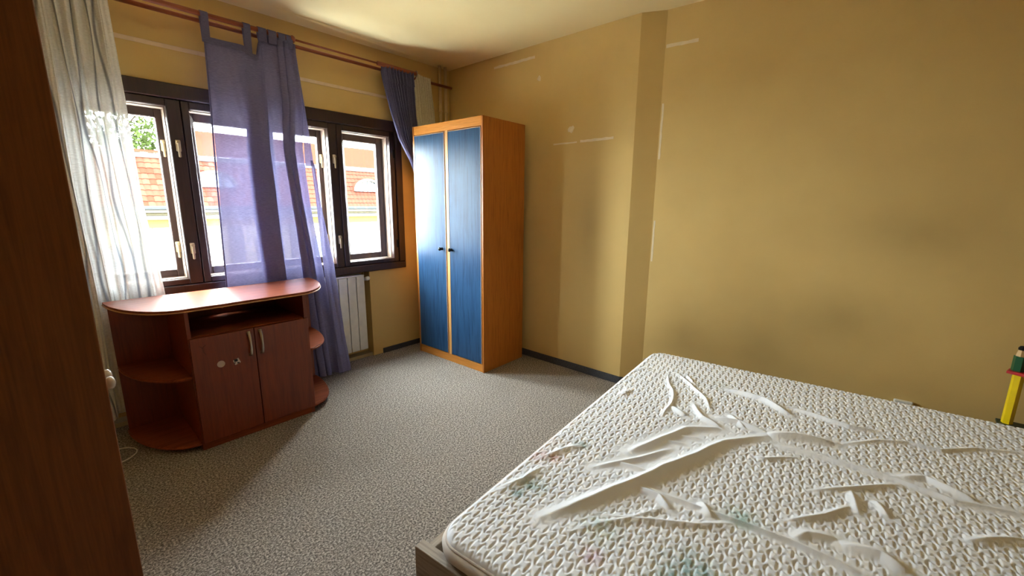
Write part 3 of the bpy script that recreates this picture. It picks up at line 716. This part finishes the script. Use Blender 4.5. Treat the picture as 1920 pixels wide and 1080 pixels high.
# ------------------------------------------------------------------ socket, cable, wall marks
def nearx(y): return XN0 + (XN1 - XN0) * (YC - y) / (YC - YB)
na = math.atan2(XN1 - XN0, YC - YB)
sk = tag(empty('wall_socket', (nearx(-.19), -.19, .290), na), 'white wall socket peeking over the far edge of the mattress', 'socket')
MB().box(-.022, -.001, -.04, .04, -.04, .04, .006, 2).build('plate', WHITE, sk)
MB().lathe((-.022, 0, 0), (-1, 0, 0), [(0, .026), (.003, .026), (.003, .02), (.001, .018)], 18).build('socket_face', CREAM, sk, True)
cbl = MB().tube([(.10 + .115 * math.sin(a) ** 1 * (1 if a < 1.57 else 1), 2.86 + .19 * (1 - math.cos(a)) / 2 * 1.0, .006) for a in np.linspace(-.4, 3.3, 30)], .003, 6).build('white_cable', WHITE, None, True)
tag(cbl, 'thin white cable curling on the carpet beside the television stand', 'cable')
def strip(name, o, ry, L, h, label, x, y, z, rot=0, tilt=0):
    m = MB(); n = max(2, int(L / .03))
    pa = [(i / n * L - L / 2, h / 2 + random.uniform(-.15, .1) * h) for i in range(n + 1)]; pb = [(i / n * L - L / 2, -h / 2 + random.uniform(-.1, .15) * h) for i in range(n, -1, -1)]
    poly = pa + pb
    A = [m.bm.verts.new((0, a, b)) for a, b in poly]; B = [m.bm.verts.new((-.0012, a, b)) for a, b in poly]
    m.bm.faces.new(A); m.bm.faces.new(B)
    for k in range(len(poly)): m.bm.faces.new((A[k], A[(k + 1) % len(poly)], B[(k + 1) % len(poly)], B[k]))
    t = m.build(name, TAPE); t.location = (x, y, z); t.rotation_euler = (tilt, 0, rot)
    return tag(t, label, 'tape', 'tape remnants on the right wall')
strip('tape_strip', 0, 0, .45, .022, 'pale tape remnant high on the wall, just below the ceiling above the wardrobe', XF, 2.52, 2.513)
strip('tape_strip', 0, 0, .22, .012, 'broken pale tape remnant right of the wardrobe, shorter left piece', XF, 1.98, 1.829)
strip('tape_strip', 0, 0, .28, .020, 'broken pale tape remnant right of the wardrobe, piece nearest the wall step', XF, 1.70, 1.832)
strip('tape_strip', 0, 0, .20, .020, 'pale tape remnant just right of the wall step, near the ceiling', nearx(1.15), 1.15, 2.382, na)
strip('tape_strip', 0, 0, .36, .014, 'upright pale tape remnant along the wall step, upper one', nearx(1.243), 1.243, 1.85, na, math.pi / 2)
strip('tape_strip', 0, 0, .29, .012, 'upright pale tape remnant along the wall step, lower one', nearx(1.243), 1.243, 1.11, na, math.pi / 2)
def patch(y, z, r, label):
    m = MB(); k = 11
    prof = [(r * (.7 + .5 * random.random()) * math.cos(2 * math.pi * i / k), r * (.7 + .5 * random.random()) * math.sin(2 * math.pi * i / k)) for i in range(k)]
    A = [m.bm.verts.new((0, a, b)) for a, b in prof]; B = [m.bm.verts.new((-.003, a * .6, b * .6)) for a, b in prof]
    m.bm.faces.new(A); m.bm.faces.new(B)
    for i in range(k): m.bm.faces.new((A[i], A[(i + 1) % k], B[(i + 1) % k], B[i]))
    o = m.build('filler_patch', TAPE); o.location = (XF, y, z); tag(o, label, 'wall patch', 'filler patches on the right wall')
patch(2.249, 2.345, .022, 'shiny filler patch on the wall up right of the wardrobe top')
patch(1.927, 1.929, .028, 'smudged filler patch on the wall just above the broken tape')

# ------------------------------------------------------------------ outside: the house opposite, tree, ground
GZ = -4.5
gr = MB().box(-40, 60, 6, 90, GZ - .2, GZ).build('ground', plain('street_paving', lin(176, 172, 164), .9, spec=0)); struct(gr, 'pale street far below the window')
HY = 22.0
def zz(z): return CAMH + (z - CAMH) * HY / 15
hs = tag(empty('house', (8, HY, GZ)), 'cream house with orange tiled roof seen across the street', 'house')
def hb(n, b, m, bev=0, par=hs): return box(n, (b[0] - 8, b[1] - 8, b[2] - HY, b[3] - HY, b[4] - GZ, b[5] - GZ), m, par, bev)
PLAS = plain('cream_plaster', lin(84, 78, 62), .9, spec=0); OCH = plain('ochre_frieze', lin(64, 52, 30), .9, spec=0); STONE = plain('cornice_stone', lin(58, 55, 50), .9, spec=0)
GUT = plain('zinc_gutter', lin(34, 35, 36), .5, spec=0)
X0, X1 = -4, 26
hb('wall', (X0, X1, HY, HY + 8, GZ, .85), PLAS)
hb('frieze', (X0, X1, HY - .06, HY, .30, .62), OCH); hb('cornice', (X0, X1, HY - .35, HY, .62, .78), STONE, .03); hb('cornice', (X0, X1, HY - .55, HY + .3, .90, 1.02), STONE, .03)
hb('gutter', (X0, X1, HY - .68, HY - .55, 1.02, 1.16), GUT, .03)
for k in range(9):
    x = .6 + k * 2.6; hb('pilaster', (x, x + .55, HY - .1, HY, GZ, .30), STONE, .02)
    f = hb('window', (x + 1.05, x + 2.1, HY - .05, HY, -2.3, -.35), STONE, .02)
    for j in (0, 1): hb('pane', (x + 1.12 + j * .48, x + 1.54 + j * .48, HY - .07, HY - .05, -2.2, -.45), plain('far_glass', lin(24, 30, 36), .1) if k + j == 0 else bpy.data.materials['far_glass'], 0, f)
# mansard slope
EZ, EYv, BZ, BYv = 1.10, HY - .58, 3.05, HY + .65
slope = Vector((0, BYv - EYv, BZ - EZ)); SLn = slope.length; sd = slope / SLn; nrm = Vector((0, -sd.z, sd.y))
TERRA = [plain('terracotta_%d' % i, c, .85, spec=0) for i, c in enumerate((lin(54, 29, 22), lin(47, 24, 17), lin(59, 33, 25)))]
m = MB(); m.grid([[Vector((X0 - 8, EYv - HY, EZ - GZ)), Vector((X1 - 8, EYv - HY, EZ - GZ))], [Vector((X0 - 8, BYv - HY, BZ - GZ)), Vector((X1 - 8, BYv - HY, BZ - GZ))]])
roof = m.build('roof', TERRA[1], hs)
TW, TH = .215, SLn / 9
def tilemesh(x=0, r=0, bm=None):
    b = bm or bmesh.new(); rows = []
    for (v, lift) in ((0, .05), (TH * 1.08, .012)):
        rows.append([b.verts.new(Vector((x + TW * k / 6, 0, 0)) + sd * (r * TH + v) + nrm * (lift + .03 * math.sin(math.pi * k / 6) ** 1 - .01)) for k in range(7)])
    low = [b.verts.new(v.co - nrm * .03) for v in rows[0]]
    for k in range(6):
        b.faces.new((rows[0][k], rows[0][k + 1], rows[1][k + 1], rows[1][k])); b.faces.new((low[k], low[k + 1], rows[0][k + 1], rows[0][k]))
    return b
tms = []
for i in range(3):
    me = bpy.data.meshes.new('roof_tile'); b = tilemesh(); b.to_mesh(me); b.free(); me.materials.append(TERRA[i]); tms.append(me)
c0 = 1.2; NC = 33
for r_ in range(9):
    for k in range(NC):
        o = bpy.data.objects.new('roof_tile', tms[random.randrange(3)]); COL.objects.link(o); o.parent = roof
        o.location = Vector((c0 + k * TW - 8, EYv - HY, EZ - GZ)) + sd * (r_ * TH)
b = bmesh.new()
for r_ in range(9):
    for k in range(-24, 114):
        if 0 <= k < NC: continue
        tilemesh(c0 + k * TW - 8, r_, b)
me = bpy.data.meshes.new('roof_tile'); b.to_mesh(me); b.free(); me.materials.append(TERRA[0])
o = bpy.data.objects.new('roof_tile', me); COL.objects.link(o); o.parent = roof; o.location = (0, EYv - HY, EZ - GZ); o['kind'] = 'stuff'
hb('roof_ridge_band', (X0, X1, BYv - .12, BYv + .1, BZ, BZ + .2), STONE, .03)
for xa, xb, dz in ((X0, 5.0, .75), (5.0, X1, 1.9)):
    MB().grid([[Vector((xa - 8, BYv - HY - .15, BZ + .2 - GZ)), Vector((xb - 8, BYv - HY - .15, BZ + .2 - GZ))], [Vector((xa - 8, BYv - HY + 5, BZ + dz - GZ)), Vector((xb - 8, BYv - HY + 5, BZ + dz - GZ))]]).build('upper_roof', TERRA[1], hs)
# eyebrow dormers
for dx in (5.45, 12.6):
    zc = 1.95; ya = EYv + (zc - EZ) * (BYv - EYv) / (BZ - EZ) - .18
    dm = MB(); P1, P2 = [], []
    for k in range(15):
        a = math.pi * k / 14; P1.append(Vector((dx - 8 + .80 * math.cos(a), ya - HY - .1, zc - GZ + .62 * math.sin(a)))); P2.append(P1[-1] + Vector((0, 1.3, 0)))
    dm.grid([P1, P2]); dob = dm.build('dormer', TERRA[0], hs)
    MB().tube(P1, .07, 8).build('dormer_rim', STONE, dob, True)
    g = MB(); q = [Vector((p.x, p.y + .08, p.z)) for p in P1]; g.bm.faces.new([g.bm.verts.new(p) for p in q]); g.build('dormer_glass', bpy.data.materials['far_glass'], dob)
    for f in (-.3, 0, .3): hh = .62 * math.sqrt(1 - (f / .8) ** 2); MB().box(dx - 8 + f - .025, dx - 8 + f + .025, ya - HY - .05, ya - HY, zc - GZ, zc - GZ + hh).build('glazing_bar', STONE, dob)
ch = hb('chimney', (4.9, 5.7, HY + 4, HY + 4.7, 3.6, 5.2), plain('chimney_brick', lin(56, 28, 20), .9, spec=0), .02)
hb('chimney_cap', (4.8, 5.8, HY + 3.9, HY + 4.8, 5.2, 5.31), STONE, .02, ch)
# trees behind the house on the left
def tree(x, y, zc, rx, rz, label, seed):
    rg = np.random.default_rng(seed); t = tag(empty('tree', (x, y, GZ)), label, 'tree', 'trees behind the house')
    tr = MB(); tr.tube([(0, 0, 0), (.1, 0, (zc - GZ) * .5), (0, .1, zc - GZ)], [.3, .22, .1], 8); trunk = tr.build('trunk', plain('bark_%d' % seed, lin(40, 34, 28), .9, spec=0), t, True)
    br = MB()
    for k in range(14):
        a = rg.uniform(0, 6.28); e = rg.uniform(.1, 1.2); p0 = Vector((0, 0, zc - GZ - rz * .5)); p1 = p0 + Vector((math.cos(a) * math.cos(e) * rx * .8, math.sin(a) * math.cos(e) * rx * .8, math.sin(e) * rz * 1.3))
        br.tube([p0, (p0 + p1) / 2 + Vector((0, 0, .2)), p1], [.08, .05, .02], 5)
    br.build('branch', bpy.data.materials['bark_%d' % seed], t)
    N = 5200; d = rg.normal(size=(N, 3)); d /= np.linalg.norm(d, axis=1)[:, None]; r = rg.uniform(.25, 1, (N, 1)) ** .5
    lump = 1 + .25 * np.sin(d[:, :1] * 7 + seed) * np.sin(d[:, 2:] * 6) 
    c = d * r * lump * np.array([rx, rx, rz]) + np.array([0, 0, zc - GZ]); a = rg.normal(size=(N, 3)); a /= np.linalg.norm(a, axis=1)[:, None]
    b_ = np.cross(a, rg.normal(size=(N, 3))); b_ /= np.linalg.norm(b_, axis=1)[:, None]
    V = np.stack([c - a * .13, c + b_ * .06, c + a * .13, c - b_ * .06], 1).reshape(-1, 3)
    me = bpy.data.meshes.new('foliage'); me.from_pydata(V.tolist(), [], np.arange(N * 4).reshape(-1, 4).tolist()); me.materials.append(plain('leaves_%d' % seed, lin(38, 46, 22), .7, 0, .35, 2, 0))
    o = bpy.data.objects.new('foliage', me); COL.objects.link(o); o.parent = t; o['kind'] = 'stuff'
tree(3.4, HY + 9.5, 5.2, 3.2, 3.0, 'leafy green tree above the tiled roof, right one behind the sheer', 3)
tree(-5.2, HY + 10, 5.0, 3.0, 3.2, 'leafy green tree behind the sheer curtain, left one', 5)
